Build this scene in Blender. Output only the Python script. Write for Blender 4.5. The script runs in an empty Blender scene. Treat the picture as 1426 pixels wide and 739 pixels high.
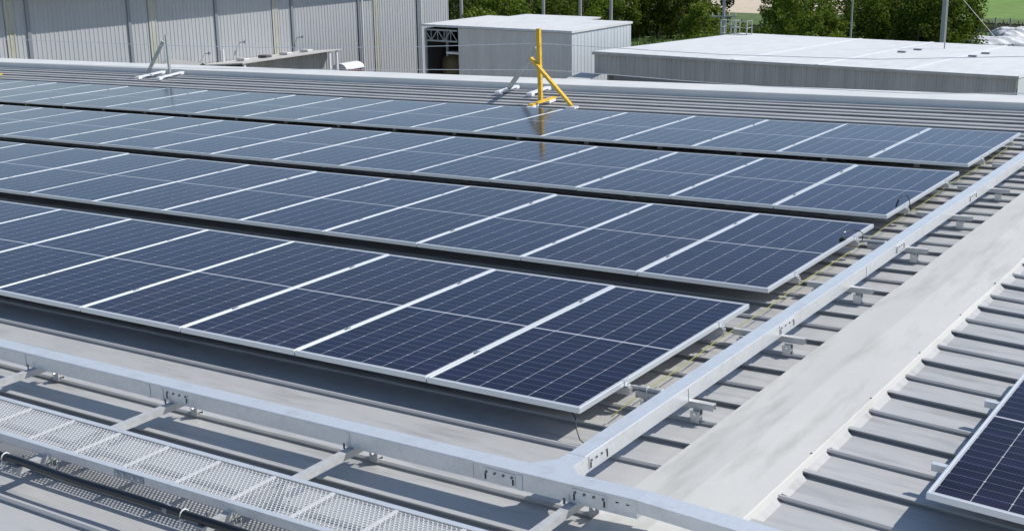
import bpy, math, random
from mathutils import Matrix, Vector
R = math.radians
random.seed(7)
SC = bpy.context.scene
COL = SC.collection

# ------------------------------------------------------------------ camera, sky, sun, exposure
SLOPE = R(1.7)
TILT = Matrix.Rotation(-SLOPE, 4, 'Y')           # roof frame (x up the slope) -> world
cam_d = bpy.data.cameras.new('camera')
cam = bpy.data.objects.new('camera', cam_d)
COL.objects.link(cam)
cam_d.sensor_width = 36.0
cam_d.lens = 44.95
cam_d.clip_start = 0.05
cam_d.clip_end = 3000
cam.matrix_world = Matrix(((0.8280995, -0.1400519, 0.5428045, 3.6606),
                           (0.5604288, 0.2294095, -0.7957958, -6.0562),
                           (-0.0130718, 0.9632013, 0.2684630, 2.8507),
                           (0, 0, 0, 1)))
SC.camera = cam
SUN_DIR = Vector((0.70, 0.68, 1.02)).normalized()
world = bpy.data.worlds.new('World')
SC.world = world
world.use_nodes = True
wn = world.node_tree
bgn = wn.nodes['Background']
sky = wn.nodes.new('ShaderNodeTexSky')
sky.sky_type = 'NISHITA'
sky.sun_disc = False
sky.sun_elevation = math.asin(SUN_DIR.z)
sky.sun_rotation = math.atan2(SUN_DIR.x, SUN_DIR.y)
sky.air_density = 1.0
sky.dust_density = 0.5
sky.ozone_density = 2.0
wn.links.new(sky.outputs[0], bgn.inputs[0])
bgn.inputs[1].default_value = 0.12
sd = bpy.data.lights.new('sun', 'SUN')
sd.energy = 4.35
sd.angle = R(0.53)
sd.color = (1.0, 0.955, 0.875)
so = bpy.data.objects.new('sun', sd)
COL.objects.link(so)
so.rotation_euler = SUN_DIR.to_track_quat('Z', 'Y').to_euler()
SC.view_settings.view_transform = 'Standard'
SC.view_settings.look = 'None'
SC.view_settings.gamma = 1.0
SC.view_settings.use_curve_mapping = False
SC.view_settings.exposure = 0.12


# ------------------------------------------------------------------ mesh helpers
class MB:
    def __init__(self):
        self.v = []
        self.f = []

    def poly(self, pts, faces):
        n = len(self.v)
        self.v += [tuple(p) for p in pts]
        self.f += [tuple(i + n for i in q) for q in faces]
        return self

    def box(self, a, b):
        x0, y0, z0 = a
        x1, y1, z1 = b
        self.poly([(x0, y0, z0), (x1, y0, z0), (x1, y1, z0), (x0, y1, z0), (x0, y0, z1), (x1, y0, z1), (x1, y1, z1), (x0, y1, z1)],
                  [(0, 3, 2, 1), (4, 5, 6, 7), (0, 1, 5, 4), (1, 2, 6, 5), (2, 3, 7, 6), (3, 0, 4, 7)])
        return self

    def bevbox(self, a, b, c):
        """box with its four top edges chamfered by c"""
        x0, y0, z0 = a
        x1, y1, z1 = b
        self.poly([(x0, y0, z0), (x1, y0, z0), (x1, y1, z0), (x0, y1, z0),
                   (x0, y0, z1 - c), (x1, y0, z1 - c), (x1, y1, z1 - c), (x0, y1, z1 - c),
                   (x0 + c, y0 + c, z1), (x1 - c, y0 + c, z1), (x1 - c, y1 - c, z1), (x0 + c, y1 - c, z1)],
                  [(0, 3, 2, 1), (8, 9, 10, 11)] + [(i, (i + 1) % 4, (i + 1) % 4 + 4, i + 4) for i in range(4)]
                  + [(i + 4, (i + 1) % 4 + 4, (i + 1) % 4 + 8, i + 8) for i in range(4)])
        return self

    def bar(self, p, q, w, h, up=(0, 0, 1)):
        """square-section bar from p to q, w wide, h tall, centred on the line"""
        p = Vector(p)
        q = Vector(q)
        d = (q - p).normalized()
        u = Vector(up)
        s = d.cross(u)
        if s.length < 1e-4:
            s = d.cross(Vector((1, 0, 0)))
        s.normalize()
        t = s.cross(d)
        s *= w / 2
        t *= h / 2
        pts = []
        for c in (p, q):
            pts += [c - s - t, c + s - t, c + s + t, c - s + t]
        self.poly(pts, [(3, 2, 1, 0), (4, 5, 6, 7), (0, 1, 5, 4), (1, 2, 6, 5), (2, 3, 7, 6), (3, 0, 4, 7)])
        return self

    def tube(self, path, r, n=8):
        path = [Vector(p) for p in path]
        rr = r if isinstance(r, (list, tuple)) else [r] * len(path)
        base = len(self.v)
        for i, p in enumerate(path):
            d = (path[min(i + 1, len(path) - 1)] - path[max(i - 1, 0)]).normalized()
            a = d.cross(Vector((0, 0, 1)))
            if a.length < 1e-3:
                a = d.cross(Vector((1, 0, 0)))
            a.normalize()
            b = d.cross(a)
            for k in range(n):
                t = 2 * math.pi * k / n
                self.v.append(tuple(p + (a * math.cos(t) + b * math.sin(t)) * rr[i]))
        for i in range(len(path) - 1):
            for k in range(n):
                k2 = (k + 1) % n
                self.f.append((base + i * n + k, base + i * n + k2, base + (i + 1) * n + k2, base + (i + 1) * n + k))
        self.f.append(tuple(base + k for k in range(n))[::-1])
        self.f.append(tuple(base + (len(path) - 1) * n + k for k in range(n)))
        return self

    def lid(self, x0, x1, y0, y1, z0, z1, c=0.003):
        sec = [(y0, z0), (y1, z0), (y1, z1 - c), (y1 - c, z1), (y0 + c, z1), (y0, z1 - c)]
        n = len(sec)
        self.poly([(x0, a, b) for a, b in sec] + [(x1, a, b) for a, b in sec],
                  [tuple(range(n))[::-1], tuple(range(n, 2 * n))] + [(i, (i + 1) % n, (i + 1) % n + n, i + n) for i in range(n)])
        return self

    def prism(self, pts2, z0, z1):
        n = len(pts2)
        self.poly([(x, y, z0) for x, y in pts2] + [(x, y, z1) for x, y in pts2],
                  [tuple(range(n))[::-1], tuple(range(n, 2 * n))] + [(i, (i + 1) % n, (i + 1) % n + n, i + n) for i in range(n)])
        return self

    def sheet(self, prof, a, b, fn):
        """profile points swept between parameters a and b; fn(point, t) -> xyz"""
        n = len(prof)
        self.poly([fn(p, a) for p in prof] + [fn(p, b) for p in prof], [(i, i + 1, n + i + 1, n + i) for i in range(n - 1)])
        return self

    def build(self, name, mat, parent=None, smooth=False):
        me = bpy.data.meshes.new(name)
        me.from_pydata(self.v, [], self.f)
        me.validate()
        me.update()
        if smooth:
            for p in me.polygons:
                p.use_smooth = True
        me.materials.append(mat)
        o = bpy.data.objects.new(name, me)
        COL.objects.link(o)
        if parent:
            o.parent = parent
        return o


def tag(o, label=None, cat=None, group=None, kind=None):
    for k, v in (('label', label), ('category', cat), ('group', group), ('kind', kind)):
        if v:
            o[k] = v
    return o


def thing(name, label, cat, M=None, group=None):
    o = bpy.data.objects.new(name, None)
    COL.objects.link(o)
    o.empty_display_size = 0.2
    if M is not None:
        o.matrix_world = M
    return tag(o, label, cat, group)


def copy_tree(o, parent=None):
    c = o.copy()
    COL.objects.link(c)
    c.parent = parent
    for ch in o.children:
        copy_tree(ch, c)
    return c


def on_roof(x, y, z):
    return TILT @ Matrix.Translation((x, y, z))


ORD = ['', 'first', 'second', 'third', 'fourth', 'fifth', 'sixth', 'seventh', 'eighth', 'ninth', 'tenth', 'eleventh', 'twelfth', 'thirteenth',
       'fourteenth', 'fifteenth', 'sixteenth', 'seventeenth', 'eighteenth', 'nineteenth', 'twentieth', 'twenty-first', 'twenty-second', 'twenty-third', 'twenty-fourth']


# ------------------------------------------------------------------ materials
def mat(name, base, rough=0.6, metal=0.0, var=None, scale=3.0, stretch=(1, 1, 1), bump=0.0, bscale=60.0, spec=0.5, var2=None, scale2=20.0, obj_var=0.0, rvar=0.0, var3=None, scale3=1.0, stretch3=(1, 1, 1)):
    """base colour with up to two layers of noise wear, optional bump"""
    m = bpy.data.materials.new(name)
    m.use_nodes = True
    nt = m.node_tree
    N = nt.nodes
    L = nt.links
    bs = N['Principled BSDF']
    bs.inputs['Roughness'].default_value = rough
    bs.inputs['Metallic'].default_value = metal
    bs.inputs['Specular IOR Level'].default_value = spec
    bs.inputs['Base Color'].default_value = (*base, 1)
    if not (var or bump or obj_var or rvar):
        return m
    tc = N.new('ShaderNodeTexCoord')
    mp = N.new('ShaderNodeMapping')
    mp.inputs['Scale'].default_value = stretch
    L.new(tc.outputs['Object'], mp.inputs['Vector'])
    col = None
    for k, (vv, ss) in enumerate(((var, scale), (var2, scale2), (var3, scale3))):
        if not vv:
            continue
        if k == 2:
            mp = N.new('ShaderNodeMapping')
            mp.inputs['Scale'].default_value = stretch3
            L.new(tc.outputs['Object'], mp.inputs['Vector'])
        nz = N.new('ShaderNodeTexNoise')
        nz.inputs['Scale'].default_value = ss
        nz.inputs['Detail'].default_value = 6
        nz.inputs['Roughness'].default_value = 0.6
        L.new(mp.outputs[0], nz.inputs['Vector'])
        rp = N.new('ShaderNodeMapRange')
        rp.inputs['From Min'].default_value = 0.35 if k < 2 else 0.52
        rp.inputs['From Max'].default_value = 0.68 if k < 2 else 0.80
        L.new(nz.outputs['Fac'], rp.inputs['Value'])
        mx = N.new('ShaderNodeMix')
        mx.data_type = 'RGBA'
        L.new(rp.outputs[0], mx.inputs['Factor'])
        if col is None:
            mx.inputs['A'].default_value = (*base, 1)
        else:
            L.new(col, mx.inputs['A'])
        mx.inputs['B'].default_value = (*vv, 1)
        col = mx.outputs['Result']
    if obj_var:
        oi = N.new('ShaderNodeObjectInfo')
        hs = N.new('ShaderNodeHueSaturation')
        rr = N.new('ShaderNodeMapRange')
        rr.inputs['To Min'].default_value = 1 - obj_var
        rr.inputs['To Max'].default_value = 1 + obj_var
        L.new(oi.outputs['Random'], rr.inputs['Value'])
        L.new(rr.outputs[0], hs.inputs['Value'])
        if col is None:
            hs.inputs['Color'].default_value = (*base, 1)
        else:
            L.new(col, hs.inputs['Color'])
        col = hs.outputs['Color']
    if col is not None:
        L.new(col, bs.inputs['Base Color'])
    if rvar:
        nz = N.new('ShaderNodeTexNoise')
        nz.inputs['Scale'].default_value = 9
        L.new(mp.outputs[0], nz.inputs['Vector'])
        rp = N.new('ShaderNodeMapRange')
        rp.inputs['To Min'].default_value = rough - rvar
        rp.inputs['To Max'].default_value = rough + rvar
        L.new(nz.outputs['Fac'], rp.inputs['Value'])
        L.new(rp.outputs[0], bs.inputs['Roughness'])
    if bump:
        nb = N.new('ShaderNodeTexNoise')
        nb.inputs['Scale'].default_value = bscale
        nb.inputs['Detail'].default_value = 4
        L.new(mp.outputs[0], nb.inputs['Vector'])
        bp = N.new('ShaderNodeBump')
        bp.inputs['Strength'].default_value = bump
        bp.inputs['Distance'].default_value = 0.01
        L.new(nb.outputs['Fac'], bp.inputs['Height'])
        L.new(bp.outputs[0], bs.inputs['Normal'])
    return m


M = {}
M['roof'] = mat('roof_metal', (0.415, 0.417, 0.415), 0.44, 0.0, var=(0.345, 0.348, 0.348), scale=1.6, stretch=(0.5, 1.6, 1), var2=(0.425, 0.427, 0.425), scale2=7, bump=0.05, bscale=5, rvar=0.12, var3=(0.25, 0.252, 0.25), scale3=2.6, stretch3=(0.5, 3.5, 1))
M['cap'] = mat('ridge_metal', (0.54, 0.54, 0.515), 0.6, 0.0, var=(0.475, 0.478, 0.46), scale=1.4, stretch=(1.4, 0.6, 1), var2=(0.505, 0.50, 0.48), scale2=22, bump=0.02, bscale=9, var3=(0.375, 0.37, 0.345), scale3=2.4, stretch3=(3.0, 0.5, 1))
M['coping'] = mat('coping_metal', (0.67, 0.67, 0.65), 0.6, 0.0, var=(0.59, 0.595, 0.59), scale=1.2)
M['galv'] = mat('galvanised_steel', (0.73, 0.75, 0.77), 0.36, 0.5, var=(0.64, 0.66, 0.68), scale=9, var2=(0.75, 0.77, 0.79), scale2=40, bump=0.03, bscale=30, rvar=0.10, var3=(0.60, 0.61, 0.62), scale3=6)
M['galv_dull'] = mat('dull_galvanised_steel', (0.58, 0.585, 0.58), 0.5, 0.3, var=(0.47, 0.475, 0.47), scale=14)
M['zinc_plate'] = mat('zinc_plate', (0.42, 0.45, 0.48), 0.4, 0.6, var=(0.36, 0.39, 0.42), scale=30)
M['bolt'] = mat('bolt_steel', (0.16, 0.17, 0.19), 0.4, 0.7)
M['alu'] = mat('anodised_frame', (0.72, 0.75, 0.77), 0.35, 0.45)
M['rail'] = mat('rail_aluminium', (0.6, 0.61, 0.62), 0.4, 0.7)
M['back'] = mat('white_backsheet', (0.84, 0.84, 0.85), 0.6)
M['black'] = mat('black_rubber', (0.012, 0.012, 0.014), 0.45)
M['conduit'] = mat('black_conduit', (0.008, 0.009, 0.014), 0.25, 0.0, var=(0.014, 0.014, 0.017), scale=12)
M['tie'] = mat('white_nylon', (0.75, 0.75, 0.73), 0.5)
M['earth'] = mat('green_yellow_wire', (0.24, 0.27, 0.04), 0.5, 0, var=(0.34, 0.33, 0.07), scale=30)
M['yellow'] = mat('yellow_paint', (0.80, 0.48, 0.015), 0.5, 0, var=(0.66, 0.38, 0.02), scale=7, var2=(0.74, 0.50, 0.05), scale2=30, var3=(0.30, 0.20, 0.06), scale3=14)
M['post'] = mat('grey_post_metal', (0.40, 0.43, 0.42), 0.5, 0.3, var=(0.3, 0.33, 0.31), scale=5)
M['white'] = mat('white_bracket_paint', (0.74, 0.75, 0.77), 0.5, 0.1)
M['wire'] = mat('steel_cable', (0.8, 0.8, 0.8), 0.5, 0.0)
M['mesh'] = mat('grating_metal', (0.64, 0.645, 0.65), 0.5, 0.2, var=(0.6, 0.6, 0.6), scale=8)
M['wall'] = mat('wall_cladding', (0.37, 0.382, 0.40), 0.55, 0.0, var=(0.32, 0.333, 0.352), scale=1.2, stretch=(1, 3, 0.25), var2=(0.385, 0.40, 0.415), scale2=5)
M['wall_grey'] = mat('grey_cladding', (0.66, 0.63, 0.58), 0.6, 0.0, var=(0.58, 0.555, 0.515), scale=1.0, stretch=(2, 2, 0.3))  # warm cast stands in for light bounced up from the ground
M['wall_pale'] = mat('pale_cladding', (0.56, 0.60, 0.63), 0.55, 0.1, var=(0.50, 0.54, 0.57), scale=1.0, stretch=(2, 2, 0.3))
M['fascia'] = mat('fascia_cladding', (0.45, 0.43, 0.40), 0.6, 0.0, var=(0.34, 0.33, 0.305), scale=0.8, stretch=(3, 3, 0.3))  # base warmed as well, with the ground bounce put into the colour
M['roof_white'] = mat('white_roof', (0.60, 0.605, 0.61), 0.6, 0.0, var=(0.53, 0.54, 0.55), scale=0.35, stretch=(1, 0.5, 1), var2=(0.64, 0.64, 0.635), scale2=2)
M['blue_grey'] = mat('blue_grey_metal', (0.22, 0.24, 0.27), 0.5, 0.3)
M['pipe'] = mat('white_pipe', (0.70, 0.70, 0.71), 0.5)
M['stain'] = mat('stained_cladding', (0.40, 0.40, 0.34), 0.6, 0.0, var=(0.30, 0.29, 0.19), scale=2.2, stretch=(1, 2, 0.3), var2=(0.42, 0.43, 0.42), scale2=6)
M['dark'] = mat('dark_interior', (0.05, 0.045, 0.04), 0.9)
M['tank'] = mat('ochre_tank', (0.13, 0.095, 0.035), 0.6, 0, var=(0.08, 0.06, 0.03), scale=1.5)
M['red'] = mat('red_steel', (0.30, 0.06, 0.05), 0.6)
M['concrete'] = mat('yard_concrete', (0.28, 0.27, 0.25), 0.9, 0, var=(0.2, 0.2, 0.19), scale=0.3)
M['pole'] = mat('concrete_pole', (0.42, 0.42, 0.41), 0.8, 0, var=(0.34, 0.34, 0.33), scale=2)
M['lamp'] = mat('lamp_housing', (0.6, 0.58, 0.52), 0.5)
M['ground'] = mat('grass_ground', (0.07, 0.12, 0.025), 0.95, 0, var=(0.13, 0.17, 0.045), scale=0.12, var2=(0.045, 0.085, 0.02), scale2=0.9, bump=0.6, bscale=4)
M['field'] = mat('bright_field', (0.15, 0.27, 0.035), 0.95, 0, var=(0.17, 0.25, 0.06), scale=0.15, stretch=(0.3, 1, 1), var2=(0.08, 0.16, 0.02), scale2=1.2)
M['sand'] = mat('sandy_ground', (0.52, 0.42, 0.31), 0.95, 0, var=(0.38, 0.33, 0.22), scale=0.25, var2=(0.58, 0.50, 0.40), scale2=1.5)
M['bark'] = mat('bark', (0.09, 0.07, 0.05), 0.9, 0, var=(0.14, 0.12, 0.09), scale=3)


def leaf_material(name, c0, c1, c2, var):
    m = mat(name, c0, 0.55, 0, var=c1, scale=0.55, var2=c2, scale2=1.6, obj_var=var)
    nt = m.node_tree
    bs = nt.nodes['Principled BSDF']
    bs.inputs['Specular IOR Level'].default_value = 0.12
    tl = nt.nodes.new('ShaderNodeBsdfTranslucent')
    mx = nt.nodes.new('ShaderNodeMixShader')
    mx.inputs[0].default_value = 0.35
    src = bs.inputs['Base Color'].links[0].from_socket
    nt.links.new(src, tl.inputs['Color'])
    nt.links.new(bs.outputs[0], mx.inputs[1])
    nt.links.new(tl.outputs[0], mx.inputs[2])
    nt.links.new(mx.outputs[0], nt.nodes['Material Output'].inputs['Surface'])
    return m


M['leaf'] = leaf_material('leaf_green', (0.105, 0.160, 0.018), (0.205, 0.255, 0.028), (0.055, 0.095, 0.012), 0.4)
M['leaf_pale'] = leaf_material('leaf_yellow_green', (0.175, 0.240, 0.028), (0.250, 0.295, 0.045), (0.105, 0.165, 0.022), 0.2)
M['fence'] = mat('fence_wood', (0.13, 0.10, 0.075), 0.85, 0, var=(0.2, 0.17, 0.13), scale=1.5)
M['tarp'] = mat('white_tarpaulin', (0.74, 0.74, 0.74), 0.5, 0, var=(0.6, 0.61, 0.63), scale=1.2, bump=0.3, bscale=3)
M['rock'] = mat('dark_rubble', (0.06, 0.06, 0.065), 0.9, 0, var=(0.13, 0.13, 0.13), scale=1.5)


def cell_material():
    """solar cells: six columns of half cells in two halves, pale gaps, dark corner diamonds, under glass"""
    m = bpy.data.materials.new('solar_cells')
    m.use_nodes = True
    nt = m.node_tree
    N = nt.nodes
    L = nt.links
    bs = N['Principled BSDF']

    def mth(op, a, b=None, c=None):
        n = N.new('ShaderNodeMath')
        n.operation = op
        for i, v in enumerate((a, b, c)):
            if v is None:
                continue
            if isinstance(v, (int, float)):
                n.inputs[i].default_value = v
            else:
                L.new(v, n.inputs[i])
        return n.outputs[0]
    tc = N.new('ShaderNodeTexCoord')
    sp = N.new('ShaderNodeSeparateXYZ')
    L.new(tc.outputs['Object'], sp.inputs[0])
    X, Y = sp.outputs[0], sp.outputs[1]
    px = (PW - 0.052) / 6
    py = (PL - 0.066 - 0.018) / 26
    cx = mth('DIVIDE', mth('SUBTRACT', mth('MULTIPLY', X, -1.0), 0.026), px)
    ya = mth('SUBTRACT', mth('ABSOLUTE', mth('SUBTRACT', Y, PL / 2)), 0.009)
    ry = mth('DIVIDE', ya, py)
    dx = mth('MULTIPLY', mth('ABSOLUTE', mth('SUBTRACT', cx, mth('ROUND', cx))), px)
    dy = mth('MULTIPLY', mth('ABSOLUTE', mth('SUBTRACT', ry, mth('ROUND', ry))), py)
    colm = mth('LESS_THAN', dx, 0.0021)
    rowm = mth('MULTIPLY', mth('LESS_THAN', dy, 0.0012), 0.42)
    # the corner diamonds only sit on every second row line
    half = mth('ABSOLUTE', mth('SUBTRACT', mth('MULTIPLY', ry, 0.5), mth('ROUND', mth('MULTIPLY', ry, 0.5))))
    dia = mth('MULTIPLY', mth('LESS_THAN', mth('ADD', dx, dy), 0.0085), mth('LESS_THAN', half, 0.25))
    out = mth('MAXIMUM', mth('LESS_THAN', cx, 0.0), mth('GREATER_THAN', cx, 6.0))
    out = mth('MAXIMUM', out, mth('MAXIMUM', mth('LESS_THAN', ya, 0.0), mth('GREATER_THAN', ry, 13.0)))
    white = mth('MAXIMUM', mth('MAXIMUM', mth('MULTIPLY', colm, 0.85), rowm), mth('MAXIMUM', dia, out))
    # fine bus wires
    bus = mth('LESS_THAN', mth('FRACT', mth('MULTIPLY', cx, 10.0)), 0.06)
    white = mth('MAXIMUM', white, mth('MULTIPLY', bus, 0.05))
    oi = N.new('ShaderNodeObjectInfo')
    mc = N.new('ShaderNodeMix')
    mc.data_type = 'RGBA'
    L.new(oi.outputs['Random'], mc.inputs['Factor'])
    mc.inputs['A'].default_value = (0.0045, 0.0048, 0.0190, 1)
    mc.inputs['B'].default_value = (0.0085, 0.0065, 0.0165, 1)
    # cell to cell tone
    wnz = N.new('ShaderNodeTexWhiteNoise')
    wnz.noise_dimensions = '3D'
    cb = N.new('ShaderNodeCombineXYZ')
    L.new(mth('FLOOR', cx), cb.inputs[0])
    L.new(mth('FLOOR', mth('DIVIDE', Y, py)), cb.inputs[1])
    L.new(oi.outputs['Random'], cb.inputs[2])
    L.new(cb.outputs[0], wnz.inputs['Vector'])
    hs = N.new('ShaderNodeHueSaturation')
    L.new(mth('ADD', mth('MULTIPLY', wnz.outputs['Value'], 0.9), 0.5), hs.inputs['Value'])
    L.new(mc.outputs['Result'], hs.inputs['Color'])
    mx = N.new('ShaderNodeMix')
    mx.data_type = 'RGBA'
    L.new(white, mx.inputs['Factor'])
    L.new(hs.outputs['Color'], mx.inputs['A'])
    mx.inputs['B'].default_value = (0.43, 0.44, 0.46, 1)
    # dust film: faint cloudy patches, heavier along the low edge, and a few dried drips
    dn = N.new('ShaderNodeTexNoise')
    dn.inputs['Scale'].default_value = 3.2
    dn.inputs['Detail'].default_value = 7
    ov = N.new('ShaderNodeVectorMath')
    ov.operation = 'ADD'
    cv_ = N.new('ShaderNodeCombineXYZ')
    L.new(mth('MULTIPLY', oi.outputs['Random'], 37.0), cv_.inputs[2])
    L.new(tc.outputs['Object'], ov.inputs[0])
    L.new(cv_.outputs[0], ov.inputs[1])
    L.new(ov.outputs[0], dn.inputs['Vector'])
    sp2 = N.new('ShaderNodeTexNoise')
    sp2.inputs['Scale'].default_value = 26
    sp2.inputs['Detail'].default_value = 2
    L.new(ov.outputs[0], sp2.inputs['Vector'])
    low = mth('MULTIPLY', mth('MAXIMUM', mth('SUBTRACT', 0.16, Y), 0.0), 0.30)
    film = mth('MULTIPLY', mth('MAXIMUM', mth('SUBTRACT', mth('ADD', dn.outputs['Fac'], low), 0.42), 0.0), mth('MULTIPLY', oi.outputs['Random'], 0.08))
    drop = mth('MULTIPLY', mth('GREATER_THAN', sp2.outputs['Fac'], 0.765), 0.10)
    dm = N.new('ShaderNodeMix')
    dm.data_type = 'RGBA'
    L.new(mth('MAXIMUM', film, drop), dm.inputs['Factor'])
    L.new(mx.outputs['Result'], dm.inputs['A'])
    dm.inputs['B'].default_value = (0.40, 0.37, 0.33, 1)
    L.new(dm.outputs['Result'], bs.inputs['Base Color'])
    bs.inputs['Specular IOR Level'].default_value = 0.0
    bs.inputs['Roughness'].default_value = 0.6
    # blue anti-reflection glass: fresnel reflection with a cool tint
    fr = N.new('ShaderNodeFresnel')
    fr.inputs['IOR'].default_value = 1.28
    gl = N.new('ShaderNodeBsdfGlossy')
    gl.inputs['Color'].default_value = (0.87, 0.885, 1.0, 1)
    ms = N.new('ShaderNodeMixShader')
    L.new(fr.outputs[0], ms.inputs[0])
    L.new(bs.outputs[0], ms.inputs[1])
    L.new(gl.outputs[0], ms.inputs[2])
    L.new(ms.outputs[0], N['Material Output'].inputs['Surface'])
    # thin uneven dust film
    nz = N.new('ShaderNodeTexNoise')
    nz.inputs['Scale'].default_value = 2.5
    nz.inputs['Detail'].default_value = 5
    L.new(tc.outputs['Object'], nz.inputs['Vector'])
    rp = N.new('ShaderNodeMapRange')
    rp.inputs['To Min'].default_value = 0.07
    rp.inputs['To Max'].default_value = 0.15
    L.new(nz.outputs['Fac'], rp.inputs['Value'])
    L.new(rp.outputs[0], gl.inputs['Roughness'])
    return m


PW, PL, PG = 1.144, 2.4345, 0.010
M['cells'] = cell_material()

# ------------------------------------------------------------------ our building: ribbed roof, ridge cap, coping
ZP = -0.21                    # roof pan below the panel tops
RIB0, RIBP = 0.23, 0.3578      # rib positions along y; even ones are the deep lap ribs
XR = 0.95                     # ridge
Y0, Y1 = -9.0, 14.53
bld = thing('factory_building', 'pale grey ribbed metal roof that carries the rows of solar panels', 'building', TILT.copy())
prof = []
y = Y0
k0 = math.ceil((Y0 - RIB0 + 0.1) / RIBP)
k1 = math.floor((Y1 - RIB0 - 0.08) / RIBP)
prof.append((Y0, 0))
for k in range(k0, k1 + 1):
    yc = RIB0 + RIBP * k
    if k % 2 == 0:            # deep lap rib with a lip that overhangs towards -y
        pts = [(-0.045, 0), (-0.026, 0.001), (-0.004, 0.002), (0.004, 0.006), (0.004, 0.024), (-0.023, 0.026), (-0.021, 0.032), (0.014, 0.034), (0.022, 0.022), (0.034, 0.002), (0.048, 0)]
    else:                     # plain trapezoid rib
        pts = [(-0.040, 0), (-0.022, 0.001), (-0.014, 0.004), (-0.020, 0.010), (-0.020, 0.018), (-0.008, 0.028), (0.008, 0.028), (0.020, 0.020), (0.028, 0.002), (0.040, 0)]
    prof += [(yc + a, b) for a, b in pts]
prof.append((Y1, 0))
CR, SR = math.cos(2 * SLOPE), math.sin(2 * SLOPE)


def left_pt(p, x):
    return (x, p[0], ZP + p[1])


def right_pt(p, r, h=0.0):
    hh = p[1] + h
    return (XR + r * CR + hh * SR, p[0], ZP - r * SR + hh * CR)


mb = MB()
mb.sheet(prof, -36.0, XR, left_pt)
mb.build('roof_slope', M['roof'], bld)
mb = MB()
mb.sheet(prof, 0.02, 14.0, right_pt)
for k in range(k0, k1):
    yc = RIB0 + RIBP * k
    a = yc + (0.030 if k % 2 == 0 else 0.026)
    b = yc + RIBP - 0.036
    # turned-up pan end behind the cap flange
    mb.poly([right_pt((a, 0.026), 0.356), right_pt((b, 0.026), 0.356), right_pt((b - 0.02, 0.002), 0.398), right_pt((a + 0.03, 0.002), 0.398)], [(0, 1, 2, 3)])
mb.build('roof_slope', M['roof'], bld)
# ridge cap in lapped lengths
cuts = [-9.0, -1.2, 3.8, 8.8, 14.45]
for i in range(4):
    a, b = cuts[i], cuts[i + 1] + (0.06 if i < 3 else 0)
    dz = 0.007 if i % 2 else 0.0
    prof_c = [('L', 0.636, 0.034), ('L', 0.640, 0.042), ('L', 0.78, 0.048), ('R', 0.0, 0.056), ('R', 0.335, 0.050), ('R', 0.342, 0.046), ('R', 0.362, 0.012)]

    def cap_pt(p, yy):
        s, q, h = p
        h += dz
        return (q, yy, ZP + h) if s == 'L' else right_pt((yy, h), q)
    mb = MB()
    mb.sheet(prof_c, a, b, cap_pt)
    # thickness lip at the joint
    mb.build('ridge_cap', M['cap'], bld)
for i in range(24):
    yy = -8.6 + i * 1.0
    MB().tube([right_pt((yy, 0.052), 0.33), right_pt((yy, 0.062), 0.33)], 0.006, 6).build('cap_screw', M['bolt'], bld)
# verge coping at the far end
for s0, s1, pt in ((-36.1, XR, left_pt), (0.0, 14.1, right_pt)):
    mb = MB()
    mb.sheet([(14.50, -0.02), (14.50, 0.115), (14.512, 0.123), (15.08, 0.155), (15.08, -0.1)], s0, s1, pt)
    mb.build('verge_coping', M['coping'], bld)
MB().box((-36.0, 14.9, -9.9), (14.9, 15.05, -0.27)).build('wall', M['wall_pale'], bld)
MB().box((-36.0, -9.0, -9.9), (-35.85, 14.88, -0.27)).build('wall', M['wall_pale'], bld)

# ------------------------------------------------------------------ solar panels
ROWS = [(0.0, 0.0, 10), (2.873, -0.038, 13), (5.722, -0.051, 17), (8.630, -0.080, 21)]
ROWN = ['nearest row', 'second row back', 'third row back', 'farthest row']


def make_panel(end):
    t = thing('solar_panel', 'x', 'solar panel')
    f = MB()
    lip = 0.0135
    f.bevbox((-PW, 0, -0.035), (0, lip, 0), 0.0012)
    f.bevbox((-PW, PL - lip, -0.035), (0, PL, 0), 0.0012)
    f.bevbox((-PW, lip, -0.035), (-PW + lip, PL - lip, 0.0), 0.0012)
    f.bevbox((-lip, lip, -0.035), (0, PL - lip, 0.0), 0.0012)
    f.build('frame', M['alu'], t)
    g = MB()
    g.box((-PW + 0.010, 0.010, -0.0065), (-0.010, PL - 0.010, -0.0022))
    g.build('cell_sheet', M['cells'], t)
    MB().box((-PW + 0.011, 0.011, -0.0085), (-0.011, PL - 0.011, -0.0067)).build('backsheet', M['back'], t)
    if end:
        for yy in (0.56, PL - 0.50):
            c = MB()
            c.box((-0.012, yy - 0.025, 0.001), (0.004, yy + 0.025, 0.004))
            c.box((0.0012, yy - 0.022, -0.036), (0.004, yy + 0.022, 0.001))
            c.box((0.0042, yy - 0.022, -0.036), (0.026, yy + 0.022, -0.032))
            c.tube([(0.016, yy, -0.033), (0.016, yy, -0.018)], 0.006, 6)
            c.build('end_clamp', M['alu'], t)
    else:
        for yy in (0.56, PL - 0.50):
            c = MB()
            c.box((-0.008, yy - 0.025, 0.001), (PG + 0.008, yy + 0.025, 0.0045))
            c.tube([(PG / 2, yy, 0.004), (PG / 2, yy, 0.011)], 0.0075, 6)
            c.build('mid_clamp', M['zinc_plate'], t)
    return t


proto_end = make_panel(True)
proto_mid = make_panel(False)
used = set()


def put_panel(proto, Mx, label, group):
    o = proto if proto.name not in used else copy_tree(proto)
    used.add(o.name)
    o.matrix_world = Mx
    tag(o, label, None, group)
    return o


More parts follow.
